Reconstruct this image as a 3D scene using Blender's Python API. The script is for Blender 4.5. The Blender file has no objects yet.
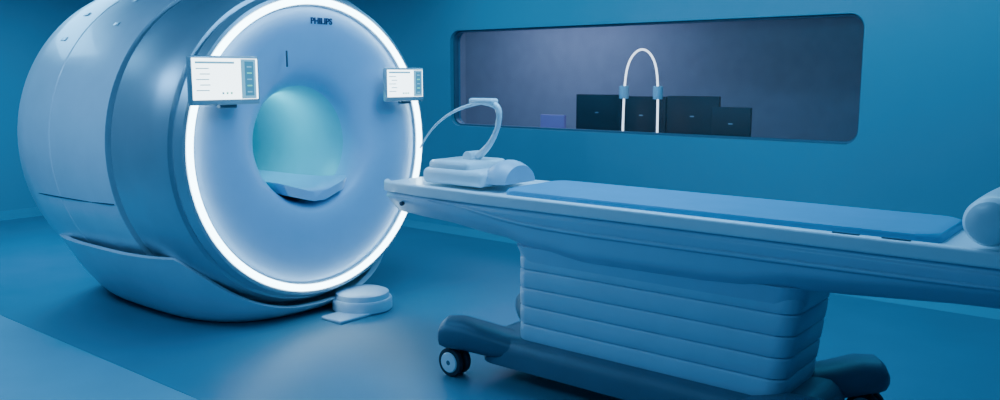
import bpy, bmesh, math
from mathutils import Vector
scene=bpy.context.scene
COL=scene.collection

# ---------------------------------------------------------------- materials
def mat(name,base,rough=0.5,metal=0.0,var=0.05,scale=6.0,emit=None,estr=0.0,bump=0.0,coat=0.0,spec=0.5):
    m=bpy.data.materials.new(name); m.use_nodes=True
    nt=m.node_tree; b=nt.nodes["Principled BSDF"]
    b.inputs["Roughness"].default_value=rough; b.inputs["Metallic"].default_value=metal
    b.inputs["Coat Weight"].default_value=coat
    b.inputs["Specular IOR Level"].default_value=spec
    tc=nt.nodes.new("ShaderNodeTexCoord"); n=nt.nodes.new("ShaderNodeTexNoise")
    n.inputs["Scale"].default_value=scale; n.inputs["Detail"].default_value=3
    nt.links.new(tc.outputs["Object"],n.inputs["Vector"])
    r=nt.nodes.new("ShaderNodeValToRGB")
    r.color_ramp.elements[0].position=0.3; r.color_ramp.elements[1].position=0.7
    r.color_ramp.elements[0].color=[c*(1-var) for c in base]+[1]
    r.color_ramp.elements[1].color=[min(1,c*(1+var)) for c in base]+[1]
    nt.links.new(n.outputs["Fac"],r.inputs["Fac"]); nt.links.new(r.outputs["Color"],b.inputs["Base Color"])
    if bump>0:
        n2=nt.nodes.new("ShaderNodeTexNoise"); n2.inputs["Scale"].default_value=180
        nt.links.new(tc.outputs["Object"],n2.inputs["Vector"])
        bp=nt.nodes.new("ShaderNodeBump"); bp.inputs["Strength"].default_value=bump; bp.inputs["Distance"].default_value=0.002
        nt.links.new(n2.outputs["Fac"],bp.inputs["Height"]); nt.links.new(bp.outputs["Normal"],b.inputs["Normal"])
    if emit:
        b.inputs["Emission Color"].default_value=list(emit)+[1]; b.inputs["Emission Strength"].default_value=estr
    return m

M_wall =mat("wall_paint_blue",(0.095,0.28,0.37),0.6,bump=0.1,var=0.02,scale=1.5)
M_ctrl =mat("control_room_paint",(0.42,0.45,0.50),0.8)
M_ceil =mat("ceiling_paint",(0.15,0.34,0.42),0.8)
M_base =mat("baseboard_vinyl",(0.10,0.32,0.42),0.5)
M_white=mat("white_plastic",(0.74,0.81,0.86),0.32,coat=0.2,var=0.02)
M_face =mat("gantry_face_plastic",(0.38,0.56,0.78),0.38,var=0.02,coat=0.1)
M_body =mat("gantry_rear_cover",(0.68,0.75,0.83),0.34,var=0.03,coat=0.2)
M_metal=mat("gantry_bezel_metallic",(0.46,0.54,0.61),0.36,metal=0.5,var=0.03)
M_groove=mat("seam_dark",(0.02,0.05,0.09),0.6)
M_bore =mat("bore_liner",(0.16,0.55,0.63),0.35,var=0.02)
M_ring =mat("light_ring",(0.9,1,1),0.4,emit=(0.60,0.88,1.0),estr=13)
M_matt =mat("mattress_vinyl",(0.04,0.29,0.47),0.5,var=0.04,bump=0.1)
M_tab  =mat("table_shell",(0.42,0.56,0.69),0.38,var=0.02,coat=0.1)
M_ped  =mat("pedestal_cover",(0.46,0.60,0.72),0.45,var=0.03)
M_dark =mat("dark_blue_plastic",(0.075,0.14,0.20),0.45)
M_rub  =mat("tyre_rubber",(0.02,0.03,0.045),0.6)
M_blk  =mat("black_screen",(0.006,0.008,0.014),0.5)
M_gray =mat("display_housing_gray",(0.40,0.50,0.56),0.35,metal=0.3)
M_scr  =mat("screen_white",(0.8,0.95,1),0.3,emit=(0.82,0.97,1.0),estr=5.0)
M_scr2 =mat("screen_panel_teal",(0.05,0.25,0.35),0.3,emit=(0.05,0.25,0.33),estr=0.8)
M_scr3 =mat("screen_text_gray",(0.2,0.5,0.6),0.3,emit=(0.20,0.50,0.58),estr=0.9)
M_scr4 =mat("screen_icon_green",(0.2,0.6,0.4),0.3,emit=(0.12,0.65,0.45),estr=1.2)
M_lamp =mat("lamp_tube",(0.8,0.9,1),0.3,emit=(0.85,0.93,1.0),estr=2.6)
M_logo =mat("logo_ink",(0.01,0.03,0.10),0.5)
M_pur  =mat("purple_screen",(0.2,0.15,0.4),0.4,emit=(0.16,0.14,0.34),estr=0.35)

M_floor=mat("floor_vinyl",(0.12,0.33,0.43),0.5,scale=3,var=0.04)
M_inlay_shade=mat("floor_vinyl_shaded",(0.058,0.195,0.28),0.42,scale=2)  # second floor tone, darkened so its colour also holds shadow

# ---------------------------------------------------------------- helpers
def empty(name,loc=(0,0,0)):
    e=bpy.data.objects.new(name,None); e.location=loc; e.empty_display_size=0.1; COL.objects.link(e); return e
def link(ob,m=None,parent=None,smooth=True):
    COL.objects.link(ob)
    if m: ob.data.materials.append(m)
    if parent:
        ob.parent=parent; ob.location=ob.location-parent.location
    if smooth and ob.type=='MESH':
        for p in ob.data.polygons: p.use_smooth=True
        try:
            ob.data.set_sharp_from_angle(angle=math.radians(35))
        except Exception: pass
    return ob
def mesh(name,verts,faces,m,parent=None,smooth=True):
    me=bpy.data.meshes.new(name); me.from_pydata([tuple(v) for v in verts],[],faces); 
    bm=bmesh.new(); bm.from_mesh(me); bmesh.ops.recalc_face_normals(bm,faces=bm.faces); bm.to_mesh(me); bm.free()
    return link(bpy.data.objects.new(name,me),m,parent,smooth)
def loft(name,rings,m,parent=None,cap=(True,True)):
    nseg=len(rings[0]); v=[p for r in rings for p in r]; f=[]
    for i in range(len(rings)-1):
        for j in range(nseg):
            k=(j+1)%nseg
            f.append((i*nseg+j,i*nseg+k,(i+1)*nseg+k,(i+1)*nseg+j))
    if cap[0]: f.append(tuple(range(nseg)))
    if cap[1]: f.append(tuple((len(rings)-1)*nseg+j for j in range(nseg)))
    return mesh(name,v,f,m,parent)
def lathe_x(name,prof,cy,cz,m,parent=None,seg=128,zo=None):
    rings=[]
    for i,p in enumerate(prof):
        o=p[2] if len(p)>2 else 0
        rings.append([(p[0],cy+p[1]*math.cos(2*math.pi*j/seg),cz+o+p[1]*math.sin(2*math.pi*j/seg)) for j in range(seg)])
    return loft(name,rings,m,parent,(False,False))
def box(name,c,s,m,parent=None,bev=0.0,seg=3,rot=(0,0,0)):
    bm=bmesh.new(); bmesh.ops.create_cube(bm,size=1)
    for v in bm.verts: v.co=Vector((v.co.x*s[0],v.co.y*s[1],v.co.z*s[2]))
    if bev>0: bmesh.ops.bevel(bm,geom=bm.edges[:]+bm.verts[:],offset=bev,segments=seg,profile=0.5,affect='EDGES')
    me=bpy.data.meshes.new(name); bm.to_mesh(me); bm.free()
    ob=bpy.data.objects.new(name,me); ob.location=c; ob.rotation_euler=rot
    return link(ob,m,parent)
def rrect(cx,cy,a,b,rad,n=8):
    pts=[]
    for (sx,sy,a0) in ((1,1,0),(-1,1,90),(-1,-1,180),(1,-1,270)):
        for i in range(n+1):
            t=math.radians(a0+90*i/n)
            pts.append((cx+sx*(a-rad)+rad*math.cos(t),cy+sy*(b-rad)+rad*math.sin(t)))
    return pts
def roundpoly(corners,rad,n=5):
    out=[];N=len(corners)
    for i in range(N):
        p=Vector(corners[i]);a=Vector(corners[i-1]);c=Vector(corners[(i+1)%N])
        ra=min(rad,(a-p).length*0.45); rc=min(rad,(c-p).length*0.45)
        s=p+(a-p).normalized()*ra; e=p+(c-p).normalized()*rc
        for k in range(n+1):
            t=k/n; q=s*(1-t)**2+p*2*t*(1-t)+e*t*t; out.append((q.x,q.y))
    return out
def tube(name,pts,rad,m,parent=None,radii=None,cyclic=False):
    cu=bpy.data.curves.new(name,'CURVE'); cu.dimensions='3D'; cu.bevel_depth=rad; cu.bevel_resolution=6; cu.resolution_u=12
    cu.use_fill_caps=True
    sp=cu.splines.new('NURBS'); sp.points.add(len(pts)-1)
    for i,p in enumerate(pts):
        sp.points[i].co=(*p,1); sp.points[i].radius=radii[i] if radii else 1
    sp.order_u=4 if len(pts)>3 else len(pts); sp.use_endpoint_u=True
    ob=bpy.data.objects.new(name,cu); cu.materials.append(m); COL.objects.link(ob)
    if parent: ob.parent=parent; ob.location=ob.location-parent.location
    return ob
def cyl(name,c,r,h,axis,m,parent=None,bev=0.006,seg=48):
    k=8; prof=[(-h/2,r-bev)]+[(-h/2+bev*(1-math.cos(math.pi/2*i/4)),r-bev+bev*math.sin(math.pi/2*i/4)) for i in range(1,5)]
    prof+= [(-p[0],p[1]) for p in reversed(prof)]
    rings=[]
    for (t,rr) in prof:
        ring=[]
        for j in range(seg):
            a=2*math.pi*j/seg; u,v=rr*math.cos(a),rr*math.sin(a)
            if axis=='x': q=(c[0]+t,c[1]+u,c[2]+v)
            elif axis=='y': q=(c[0]+u,c[1]+t,c[2]+v)
            else: q=(c[0]+u,c[1]+v,c[2]+t)
            ring.append(q)
        rings.append(ring)
    return loft(name,rings,m,parent)
def interp(tab,x):
    if x<=tab[0][0]: return tab[0][1]
    for (a,va),(b_,vb) in zip(tab,tab[1:]):
        if x<=b_:
            t=(x-a)/(b_-a); t=t*t*(3-2*t); return va+(vb-va)*t
    return tab[-1][1]

# ---------------------------------------------------------------- room
XL,XR,YF,YB,ZC=-10.2,2.6,-2.2,6.66,2.8
box("floor",((XL+XR)/2,(YF+YB)/2,-0.05),(XR-XL+.4,YB-YF+.4,0.1),M_floor)
box("floor_inlay_shade_1",(-3.8,4.25,0.0005),(12.7,4.1,0.003),M_inlay_shade)  # darker floor zone; shade around gantry and under table painted into its colour
box("ceiling",((XL+XR)/2,(YF+YB)/2,ZC+0.05),(XR-XL+.4,YB-YF+.4,0.1),M_ceil)
box("wall_left",(XL-0.05,(YF+YB)/2,ZC/2),(0.1,YB-YF,ZC),M_wall)
box("wall_right",(XR+0.05,(YF+YB)/2,ZC/2),(0.1,YB-YF,ZC),M_wall)
box("wall_front",((XL+XR)/2,YF-0.05,ZC/2),(XR-XL,0.1,ZC),M_wall)
WX0,WX1,WZ0,WZ1=-6.06,-1.93,1.075,2.055
def sheet(name,outer,inner,y,thick,m,parent=None):
    cu=bpy.data.curves.new(name,'CURVE'); cu.dimensions='2D'; cu.fill_mode='BOTH'; cu.extrude=thick/2
    for pts in (outer,inner):
        if not pts: continue
        sp=cu.splines.new('POLY'); sp.points.add(len(pts)-1)
        for i,p in enumerate(pts): sp.points[i].co=(p[0],p[1],0,1)
        sp.use_cyclic_u=True
    tmp=bpy.data.objects.new(name+"_t",cu); COL.objects.link(tmp)
    tmp.rotation_euler=(math.pi/2,0,0); tmp.location=(0,y+thick/2,0)
    bpy.context.view_layer.update()
    me=bpy.data.meshes.new_from_object(tmp); me.transform(tmp.matrix_world); me.name=name
    bpy.data.objects.remove(tmp)
    me.materials.clear()
    return link(bpy.data.objects.new(name,me),m,parent,False)
wc=((WX0+WX1)/2,(WZ0+WZ1)/2); wa,wb=(WX1-WX0)/2,(WZ1-WZ0)/2
sheet("wall_back",[(XL,0),(XR,0),(XR,ZC),(XL,ZC)],rrect(*wc,wa,wb,0.11),YB,0.16,M_wall)
win=empty("window_1",(wc[0],YB+0.1,wc[1]))
sheet("frame",rrect(*wc,wa-0.002,wb-0.002,0.108),rrect(*wc,wa-0.018,wb-0.018,0.10),YB+0.05,0.06,M_dark,win)
mg=bpy.data.materials.new("window_glass"); mg.use_nodes=True; nt=mg.node_tree; nt.nodes.clear()
o=nt.nodes.new("ShaderNodeOutputMaterial"); mx=nt.nodes.new("ShaderNodeMixShader"); tr=nt.nodes.new("ShaderNodeBsdfTransparent"); gl=nt.nodes.new("ShaderNodeBsdfGlossy")
gl.inputs["Roughness"].default_value=0.5; tr.inputs["Color"].default_value=(0.90,0.93,0.97,1); mx.inputs[0].default_value=0.03
nt.links.new(tr.outputs[0],mx.inputs[1]); nt.links.new(gl.outputs[0],mx.inputs[2]); nt.links.new(mx.outputs[0],o.inputs[0])
sheet("glass",rrect(*wc,wa-0.016,wb-0.016,0.10),None,YB+0.09,0.008,mg,win)
box("baseboard_back",((XL+XR)/2,YB-0.008,0.05),(XR-XL,0.016,0.1),M_base)
box("baseboard_left",(XL+0.008,(YF+YB)/2,0.05),(0.016,YB-YF,0.1),M_base)
CB=9.4
box("wall_control_back",(-4.5,CB+0.05,1.4),(7.6,0.1,2.8),M_ctrl)
box("wall_control_left",(-8.3,(CB+YB+.16)/2,1.4),(0.1,CB-YB-.16,2.8),M_ctrl)
box("wall_control_right",(-0.7,(CB+YB+.16)/2,1.4),(0.1,CB-YB-.16,2.8),M_ctrl)
box("floor_control",(-4.5,(CB+YB+.16)/2,-0.05),(7.6,CB-YB-.16,0.1),M_floor)
box("ceiling_control",(-4.5,(CB+YB+.16)/2,2.85),(7.6,CB-YB-.16,0.1),M_ctrl)

# control desk and its equipment
DZ=0.96
desk=empty("control_desk",(-4.0,7.3,0))
box("desk_top",(-4.0,7.35,DZ-0.02),(4.2,0.8,0.04),M_gray,desk,0.008)
for i,x in enumerate((-6.0,-4.0,-2.0)): box("leg_%d"%i,(x,7.35,(DZ-.04)/2),(0.05,0.7,DZ-0.04),M_gray,desk,0.004)
def cmon(x,y,w,h,zb,rot=0,m=M_blk):
    e=empty("computer_monitor",(x,y,DZ))
    box("panel",(x,y,zb+h/2),(w,0.04,h),M_blk,e,0.008,rot=(0,0,rot))
    box("bezel_label",(x,y-0.0215,zb+h*0.5),(0.04,0.003,0.010),M_gray,e,rot=(0,0,rot))
    box("neck",(x,y+0.03,(DZ+zb)/2+0.035),(0.06,0.03,zb-DZ+0.05),M_blk,e)
    box("stand",(x,y+0.03,DZ+0.010),(0.26,0.18,0.014),M_blk,e,0.005)
    return e
cmon(-4.61,7.25,0.50,0.36,DZ+0.09)
cmon(-4.08,7.2,0.52,0.36,DZ+0.08)
cmon(-3.55,7.2,0.52,0.37,DZ+0.08)
cmon(-3.14,7.12,0.36,0.29,DZ+0.07)
e=empty("intercom_panel",(-5.12,7.2,DZ))
box("case",(-5.12,7.2,DZ+0.125),(0.30,0.05,0.22),M_pur,e,0.01)
box("foot",(-5.12,7.2,DZ+0.008),(0.2,0.12,0.012),M_blk,e)
LX=-3.98
al=empty("arched_desk_lamp",(LX,7.0,DZ))
pts=[(LX-.19,7.0,DZ+0.01),(LX-.19,7.0,DZ+.2),(LX-.185,7.0,DZ+.5),(LX-.16,7.0,DZ+.78),(LX+.0,7.0,DZ+.92),(LX+.15,7.0,DZ+.78),(LX+.175,7.0,DZ+.5),(LX+.175,7.0,DZ+.2),(LX+.175,7.0,DZ+.01)]
tube("arch",pts,0.010,M_lamp,al)
for x in (LX-.185,LX+.172):
    cyl("socket",(x,7.0,DZ+.48),0.045,0.12,'z',M_white,al); cyl("base",(x,7.0,DZ+0.012),0.05,0.02,'z',M_white,al)

# ---------------------------------------------------------------- MRI scanner
GX,GY,GZ=-4.4,3.553,1.14
mri=empty("mri_scanner",(-5.4,GY,0))
lathe_x("front_cover",[(-4.42,.89),(-4.40,.90),(-4.385,.955),(-4.392,.972),(-4.44,.995),(-4.455,.992),(-4.462,.985),(-4.475,.985),(-4.48,1.01),(-4.52,1.035),(-4.62,1.06),(-4.8,1.076),(-4.985,1.082),(-4.99,1.05)],GY,GZ,M_metal,mri)
lathe_x("cover_seam",[(-4.985,1.06),(-5.035,1.06)],GY,GZ,M_groove,mri)
RP=[(-5.03,1.05),(-5.032,1.095),(-5.05,1.10),(-5.3,1.122),(-5.68,1.132),(-5.69,1.124),(-5.70,1.132),(-6.05,1.135),(-6.2,1.12),(-6.32,1.06),(-6.41,.95),(-6.45,.80),(-6.47,.5),(-6.47,.35)]
lathe_x("rear_cover",RP,GY,GZ,M_body,mri)
def rr_at(x):
    return interp([(-6.41,.95),(-6.32,1.06),(-6.2,1.12),(-6.05,1.135),(-5.70,1.132),(-5.3,1.122),(-5.05,1.10)],x)
for sg,ang in ((-1,-17),(1,-17)):
    a=math.radians(ang)
    tube("panel_seam",[(x,GY+sg*(rr_at(x)+.0)*math.cos(a),GZ+(rr_at(x))*math.sin(a)) for x in (-5.05,-5.2,-5.4,-5.6,-5.8,-6.0,-6.15,-6.25)],0.004,M_groove,mri)
for x,ang in ((-5.9,38),(-5.9,50),(-5.35,44),(-5.45,57)):
    a=math.radians(ang); rr_=rr_at(x)+.001
    box("cover_plate",(x,GY-rr_*math.cos(a),GZ+rr_*math.sin(a)),(.07,.03,.006),M_gray,mri,.002,rot=(math.radians(90)-a,0,0))
lathe_x("face_panel",[(-4.42,.90),(-4.408,.86),(-4.405,.78,.02),(-4.408,.70,.07),(-4.415,.62,.11),(-4.43,.56,.12),(-4.45,.51,.105),(-4.475,.465,.08),(-4.505,.43,.05),(-4.545,.40,.025),(-4.60,.38,.01)],GY,GZ,M_face,mri)
lathe_x("bore_liner",[(-4.60,.38,.01),(-4.68,.36,0),(-4.95,.35,0),(-6.47,.35,0)],GY,GZ,M_bore,mri)
R=0.926; r=0.021
rings=[]
for i in range(160):
    a=2*math.pi*i/160; rr=[]
    for j in range(12):
        t=2*math.pi*j/12; q=R+r*math.cos(t); rr.append((-4.388+r*0.8*math.sin(t),GY+q*math.cos(a),GZ+q*math.sin(a)))
    rings.append(rr)
rings.append(rings[0]); loft("light_ring",rings,M_ring,mri,(False,False))
# concave patient bridge sunk in the bore floor
rings=[]
for x,w,dz in ((-6.3,.20,0),(-4.9,.20,0),(-4.66,.22,.0),(-4.54,.26,.0),(-4.47,.28,.0),(-4.43,.26,-.005),(-4.41,.20,-.012),(-4.405,.12,-.02)):
    top=[(w*(1-2*i/10),-.275+dz+.055*((1-2*i/10)**2)*(w/.28)) for i in range(11)]
    bot=[(-w*.86,-.30+dz),(-w*.4,-.335+dz),(w*.4,-.335+dz),(w*.86,-.30+dz)]
    rings.append([(x,GY+p[0],GZ+p[1]) for p in top+bot])
loft("patient_bridge",rings,M_face,mri)
for y in (GY-.22,GY+.60): box("vent_slot",(-4.405,y,GZ+.56 if y<GY else GZ+.42),(0.012,0.008,0.10),M_groove,mri,0.003)
# base shell
rings=[]
def sup(a,b,n,cx,cy,s): 
    c,sn=math.cos(s),math.sin(s)
    return (cx+a*math.copysign(abs(c)**(2/n),c),cy+b*math.copysign(abs(sn)**(2/n),sn))
NS=120
for k in range(13):
    t=k/12; ring=[]
    for j in range(NS):
        s=2*math.pi*j/NS
        e=t**0.75
        x,y=sup(.86+.19*e,.62+.38*e,3.2,-5.47,GY,s)
        side=abs(math.sin(s))
        zr=0.09+0.40*min(1,side*1.25)**1.6
        ring.append((x,y,zr*t**1.15))
    rings.append(ring)
inner=[]
for j in range(NS):
    x,y,z=rings[-1][j]; inner.append((-5.47+(x+5.47)*.965,GY+(y-GY)*.965,z+.006))
rings.append(inner)
inner2=[(-5.47+(x+5.47)*.9,GY+(y-GY)*.86,z*.55) for x,y,z in inner]; rings.append(inner2)
loft("base_shell",rings,M_body,mri)
tx=bpy.data.curves.new("face_lettering",'FONT'); tx.body="PHILIPS"; tx.size=0.055; tx.extrude=0.002; tx.align_x='CENTER'
tx.offset=0.0015
to=bpy.data.objects.new("face_lettering",tx); to.rotation_euler=(math.pi/2,0,math.pi/2); to.location=(-4.402,GY+.06,GZ+.785)
tx.materials.append(M_logo); COL.objects.link(to); to.parent=mri; to.location=to.location-mri.location
def gdisp(y,z,w,h,yaw):
    e=empty("touchscreen_display",(-4.28,y,z)); e.rotation_euler=(0,0,yaw)
    def bx(n,c,s,m,bev=0):
        o=box(n,(0,0,0),s,m,None,bev); o.parent=e; o.location=c
    bx("housing",(0,0,0),(0.035,w,h),M_gray,0.01)
    bx("screen",(0.0185,-0.0,0.008),(0.003,w-.03,h-.045),M_scr)
    bx("header_bar",(0.0207,-w*.15,h*.36),(0.002,w*.55,.012),M_scr3)
    bx("side_panel",(0.0205,w*.33,0.008),(0.002,w*.22,h-.05),M_scr3)
    bx("side_inner",(0.0218,w*.34,0.01),(0.002,w*.13,h-.08),M_scr2)
    for i in range(5):
        bx("side_button_%d"%i,(0.0232,w*.34,h*.28-i*h*.13),(0.002,w*.07,.008),M_scr4 if i%2 else M_scr3)
        bx("text_line_%d"%i,(0.021,-w*.33+ (0.015 if i%2 else 0),h*.24-i*h*.11),(0.002,w*(.14 if i%2 else .18),0.006),M_scr3)
    for i in range(3):
        bx("icon_%d"%i,(0.021,w*(-.05+.06*i),-h*.26),(0.002,.012,.012),M_scr4 if i else M_scr3)
    bx("bracket",(-0.06,0,-h*.30),(0.11,w*.3,0.06),M_gray,0.01)
    bx("bracket_foot",(-0.03,0.03,-h*.53),(0.04,w*.25,0.025),M_dark,0.006)
gdisp(2.80,1.57,.45,.275,0.0)
gdisp(4.22,1.535,.34,.23,-0.1)

dk=empty("docking_floor_base",(-4.33,3.84,0))
rings=[]
for r_,z in ((.19,0.0),(.205,0.015),(.205,.075),(.198,.088),(.185,.09),(.185,.10),(.18,.125),(.155,.135),(.08,.14)):
    rings.append([(-4.33+r_*math.cos(2*math.pi*j/64),3.84+r_*math.sin(2*math.pi*j/64),z) for j in range(64)])
loft("cover",rings,M_tab,dk)
box("floor_plate",(-4.25,3.63,0.012),(0.20,0.28,0.022),M_tab,dk,0.008)

# ---------------------------------------------------------------- patient table
TY=3.61
TL=-3.60
tb=empty("patient_table",(-2.0,TY,0))
def wtab(x): return interp([(TL,.23),(TL+.04,.27),(TL+.12,.295),(-3.2,.31),(-2.8,.325),(-.4,.325),(-.15,.31),(-.05,.26)],x)
XS=[TL,TL+.015,TL+.04,TL+.08,TL+.12,TL+.17,-3.37,-3.3,-3.2,-3.1,-3,-2.9,-2.8,-2.7,-2.6,-2.5,-2.4,-2.3,-2.2,-2,-1.8,-1.6,-1.4,-1.2,-1,-.8,-.6,-.4,-.25,-.15,-.08,-.05]
ZT=1.0
rings=[]
for x in XS:
    w=wtab(x); th=interp([(TL,.03),(TL+.04,.055),(-3.2,.06),(-.1,.06),(-.05,.04)],x)
    rings.append([(x,TY+p[0],p[1]) for p in roundpoly([(w,ZT),(w-.035,ZT+.004),(w-.05,ZT-.012),(-w+.05,ZT-.012),(-w+.035,ZT+.004),(-w,ZT),(-w,ZT-th),(w,ZT-th)],0.012,4)])
loft("table_top_rail",rings,M_white,tb)
rings=[]
zb=[(TL+.01,.86),(TL+.06,.815),(-3.2,.80),(-2.75,.765),(-2.45,.70),(-2.2,.675),(-1.5,.68),(-1.1,.735),(-.5,.77),(-.1,.80),(-.06,.86)]
for x in XS:
    xx=x if x>TL else TL+.005
    w=wtab(x)-.012; z1=interp(zb,x); ztop=ZT-.058
    rings.append([(xx,TY+p[0],p[1]) for p in roundpoly([(w-.012,ztop),(-w+.012,ztop),(-w+.012,ztop-.02),(-w,ztop-.03),(-w+.012,z1+.08),(-w*.68,z1),(w*.68,z1),(w-.012,z1+.08),(w,ztop-.03),(w-.012,ztop-.02)],0.03,4)])
loft("lower_beam",rings,M_tab,tb)
for sgn in (-1,1):
    pr=[(-3.20,.93),(-2.95,.92),(-2.75,.89),(-2.55,.868),(-2.2,.858),(-1.5,.862),(-.8,.866),(-.2,.872)]
    tube("side_rail",[(x,TY+sgn*(wtab(x)-.012),z) for x,z in pr],0.010,M_tab,tb,radii=[.3,.8,1,1,1,1,1,.5])
    box("rail_slot",(-.98,TY+sgn*(wtab(-1)-.02),ZT+.0035),(.10,.018,.003),M_groove,tb)
    box("rail_slot_b",(-.80,TY+sgn*(wtab(-1)-.02),ZT+.0035),(.10,.018,.003),M_groove,tb)
    cyl("dock_pin",(-3.40,TY+sgn*(wtab(-3.40)-.012),.885),.012,.02,'y',M_groove,tb,0.002)
rings=[]
for (dz,ins) in ((-.015,.0),(.010,0),(.020,.006),(.025,.018),(.026,.04)):
    rings.append([(p[0],p[1],ZT+dz) for p in rrect(-1.69,TY,1.02-ins,.262-ins,.08)])
loft("mattress",rings,M_matt,tb)
rings=[]
z=.235; nb=5; top=.715; bh=(top-z)/nb
px,pa,pb=-1.90,.735,.235
for i in range(nb):
    z0=z+i*bh
    for (f,o) in ((0.0,.007),(.03,.001),(.08,-.002),(.5,-.003),(.90,-.002),(.96,.001),(1.0,.007)):
        h=i+f; tp=.007*(nb-h)
        rings.append([(p[0],p[1],z0+f*bh) for p in rrect(px-tp*.9,TY,pa-tp-o,pb-o,.08)])
loft("pedestal_bellows",rings,M_ped,tb)
rings=[]
for zz,o in ((.65,.0),(.69,.010),(.74,.025)):
    rings.append([(p[0],p[1],zz) for p in rrect(px,TY,pa+o,pb+o,.11)])
loft("pedestal_collar",rings,M_tab,tb)
rings=[]
for zz,o in ((.09,.03),(.10,0),(.17,0),(.215,.02),(.245,.05),(.25,.08)):
    rings.append([(p[0],p[1],zz) for p in rrect(-1.97,TY,.88-o,.30-o,.12)])
loft("chassis",rings,M_dark,tb)
def arm(name,pts,m,parent,seg=28):
    rings=[]
    N=len(pts)
    for i,(x,y,z,w,h) in enumerate(pts):
        a=pts[max(0,i-1)];b_=pts[min(N-1,i+1)]
        d=Vector((b_[0]-a[0],b_[1]-a[1],0)).normalized(); s=Vector((-d.y,d.x,0))
        rr=[]
        for j in range(seg):
            t=2*math.pi*j/seg; c,sn=math.cos(t),math.sin(t)
            u=math.copysign(abs(c)**.75,c)*w; v=math.copysign(abs(sn)**.75,sn)*h
            rr.append((x+s.x*u,y+s.y*u,z+v))
        rings.append(rr)
    loft(name,rings,m,parent)
for i,(wx,wy) in enumerate(((-2.96,3.27),(-2.96,3.97),(-1.05,3.27),(-1.05,3.99))):
    sx=-1 if wx<-2 else 1; sy=-1 if wy<TY else 1
    p0=(wx-sx*.42,TY+sy*.12)
    arm("foot_arm_%d"%i,[(p0[0],p0[1],.18,.10,.06),(wx-sx*.28,TY+sy*.18,.18,.12,.07),(wx-sx*.14,wy-sy*.10,.205,.12,.08),(wx-sx*.04,wy-sy*.03,.235,.115,.085),(wx+sx*.03,wy+sy*.02,.24,.10,.08),(wx+sx*.06,wy+sy*.035,.23,.08,.06),(wx+sx*.075,wy+sy*.045,.22,.04,.03)],M_dark,tb)
    cyl("caster_stem_%d"%i,(wx,wy,.16),.03,.06,'z',M_dark,tb)
    for o in (-.03,.03):
        cyl("caster_tyre_%d"%i,(wx,wy+o,.080),.078,.034,'y',M_rub,tb,.008)
        cyl("caster_hub_%d"%i,(wx,wy+o*1.3,.080),.056,.030,'y',M_white,tb,.008)
    cyl("caster_axle_%d"%i,(wx,wy,.080),.014,.11,'y',M_dark,tb,.003)
tube("end_handle",[(-.10,TY-.25,.93),(.0,TY-.22,.93),(.02,TY,.93),(.0,TY+.22,.93),(-.10,TY+.25,.93)],.016,M_white,tb)

# bolster
BX=-.505
bo=empty("bolster_pillow",(BX,TY-.05,ZT+.10))
rings=[]
for y,r_ in ((-.285,.02),(-.283,.05),(-.272,.073),(-.25,.085),(-.12,.088),(0,.089),(.12,.088),(.25,.085),(.272,.073),(.283,.05),(.285,.02)):
    rings.append([(BX+r_*math.cos(2*math.pi*j/48),TY-.05+y,ZT+.097+r_*math.sin(2*math.pi*j/48)) for j in range(48)])
loft("roll",rings,M_white,bo)

# head coil
hc=empty("head_coil",(-3.0,TY,ZT))
zt=ZT+.004
box("coil_base",(-3.09,TY-.02,zt+.045),(.44,.40,.085),M_white,hc,.03,4)
box("coil_upper",(-3.14,TY-.02,zt+.10),(.30,.34,.06),M_white,hc,.025,4)
rings=[]
for i in range(13):
    x=-2.90+.15*i/12; s=math.sin(math.pi*(0.12+.76*i/12))
    w=.12+.03*s; h=.08+.04*s
    out=[(w*math.cos(a),h*math.sin(a)) for a in [math.pi*k/14 for k in range(15)]]
    rings.append([(x,TY-.04+p[0],zt+.026+p[1]) for p in out])
loft("head_cradle",rings,M_tab,hc)
tube("coil_arm",[(-3.12,TY,zt+.12),(-3.04,TY,zt+.17),(-2.97,TY,zt+.24),(-2.93,TY,zt+.33),(-2.92,TY,zt+.42),(-2.97,TY,zt+.445),(-3.08,TY,zt+.45)],.015,M_white,hc,radii=[1.6,1.4,1,1,1.1,1.3,.9])
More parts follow.
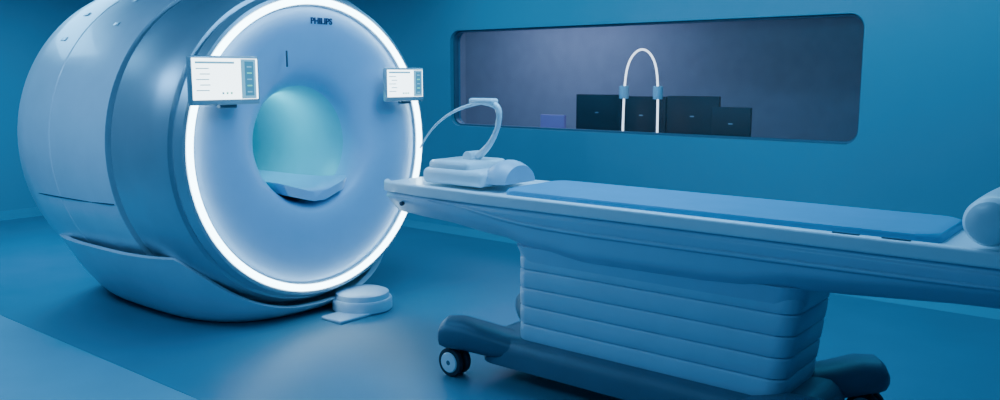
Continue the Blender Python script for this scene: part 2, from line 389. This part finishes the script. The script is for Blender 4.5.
tube("mirror_arc",[(-3.06,TY,zt+.445),(-3.20,TY,zt+.42),(-3.34,TY,zt+.36),(-3.46,TY,zt+.27),(-3.53,TY,zt+.17)],.007,M_white,hc,radii=[1.6,1.3,1,.9,.7])
box("arm_joint",(-3.04,TY,zt+.452),(.17,.07,.035),M_white,hc,.015)
cyl("arm_knuckle",(-3.12,TY,zt+.14),.035,.10,'y',M_white,hc)

# ---------------------------------------------------------------- lights
def area(name,loc,size,power,color,rot=(0,0,0)):
    l=bpy.data.lights.new(name,'AREA'); l.shape='RECTANGLE'; l.size,l.size_y=size; l.energy=power; l.color=color
    ob=bpy.data.objects.new(name,l); ob.location=loc; ob.rotation_euler=rot; COL.objects.link(ob)
BL=(0.18,0.55,1.0); CY=(0.14,0.62,1.0)
area("ceiling_light_center",(-2.4,3.7,2.74),(2.4,0.8),85,BL)
area("fill_light_gantry",(-5.2,1.0,2.74),(1.6,0.6),55,(0.22,0.57,1.0))  # added fill that brightens the gantry's rear cover, not a known fixture
area("ceiling_light_rear",(-7.8,3.2,2.74),(1.2,2.4),135,(0.18,0.58,1.0))
area("ceiling_light_wall",(-2.8,5.9,2.74),(6.4,0.4),66,CY)
area("fill_light_near",(-2.0,0.2,2.74),(1.4,0.8),45,BL)  # front fill added to lift the table pedestal side
area("ceiling_light_control",(-6.2,8.3,2.74),(2.0,0.8),38,(0.50,0.60,1.0))
pl=bpy.data.lights.new("bore_light",'POINT'); pl.energy=6.5; pl.color=(0.05,0.8,0.9); pl.shadow_soft_size=.08
po=bpy.data.objects.new("bore_light",pl); po.location=(-5.0,GY,GZ+.2); COL.objects.link(po)
w=bpy.data.worlds.new("World"); scene.world=w; w.use_nodes=True
w.node_tree.nodes["Background"].inputs[0].default_value=(0.02,0.12,0.25,1); w.node_tree.nodes["Background"].inputs[1].default_value=0.3

# ---------------------------------------------------------------- camera
cd=bpy.data.cameras.new("camera"); cam=bpy.data.objects.new("camera",cd); COL.objects.link(cam)
cd.sensor_width=36; cd.lens=30.6; cam.location=(0,0,1.6)
cam.rotation_euler=Vector((-.629*.9894,.777*.9894,-.1454)).to_track_quat('-Z','Y').to_euler()
scene.camera=cam
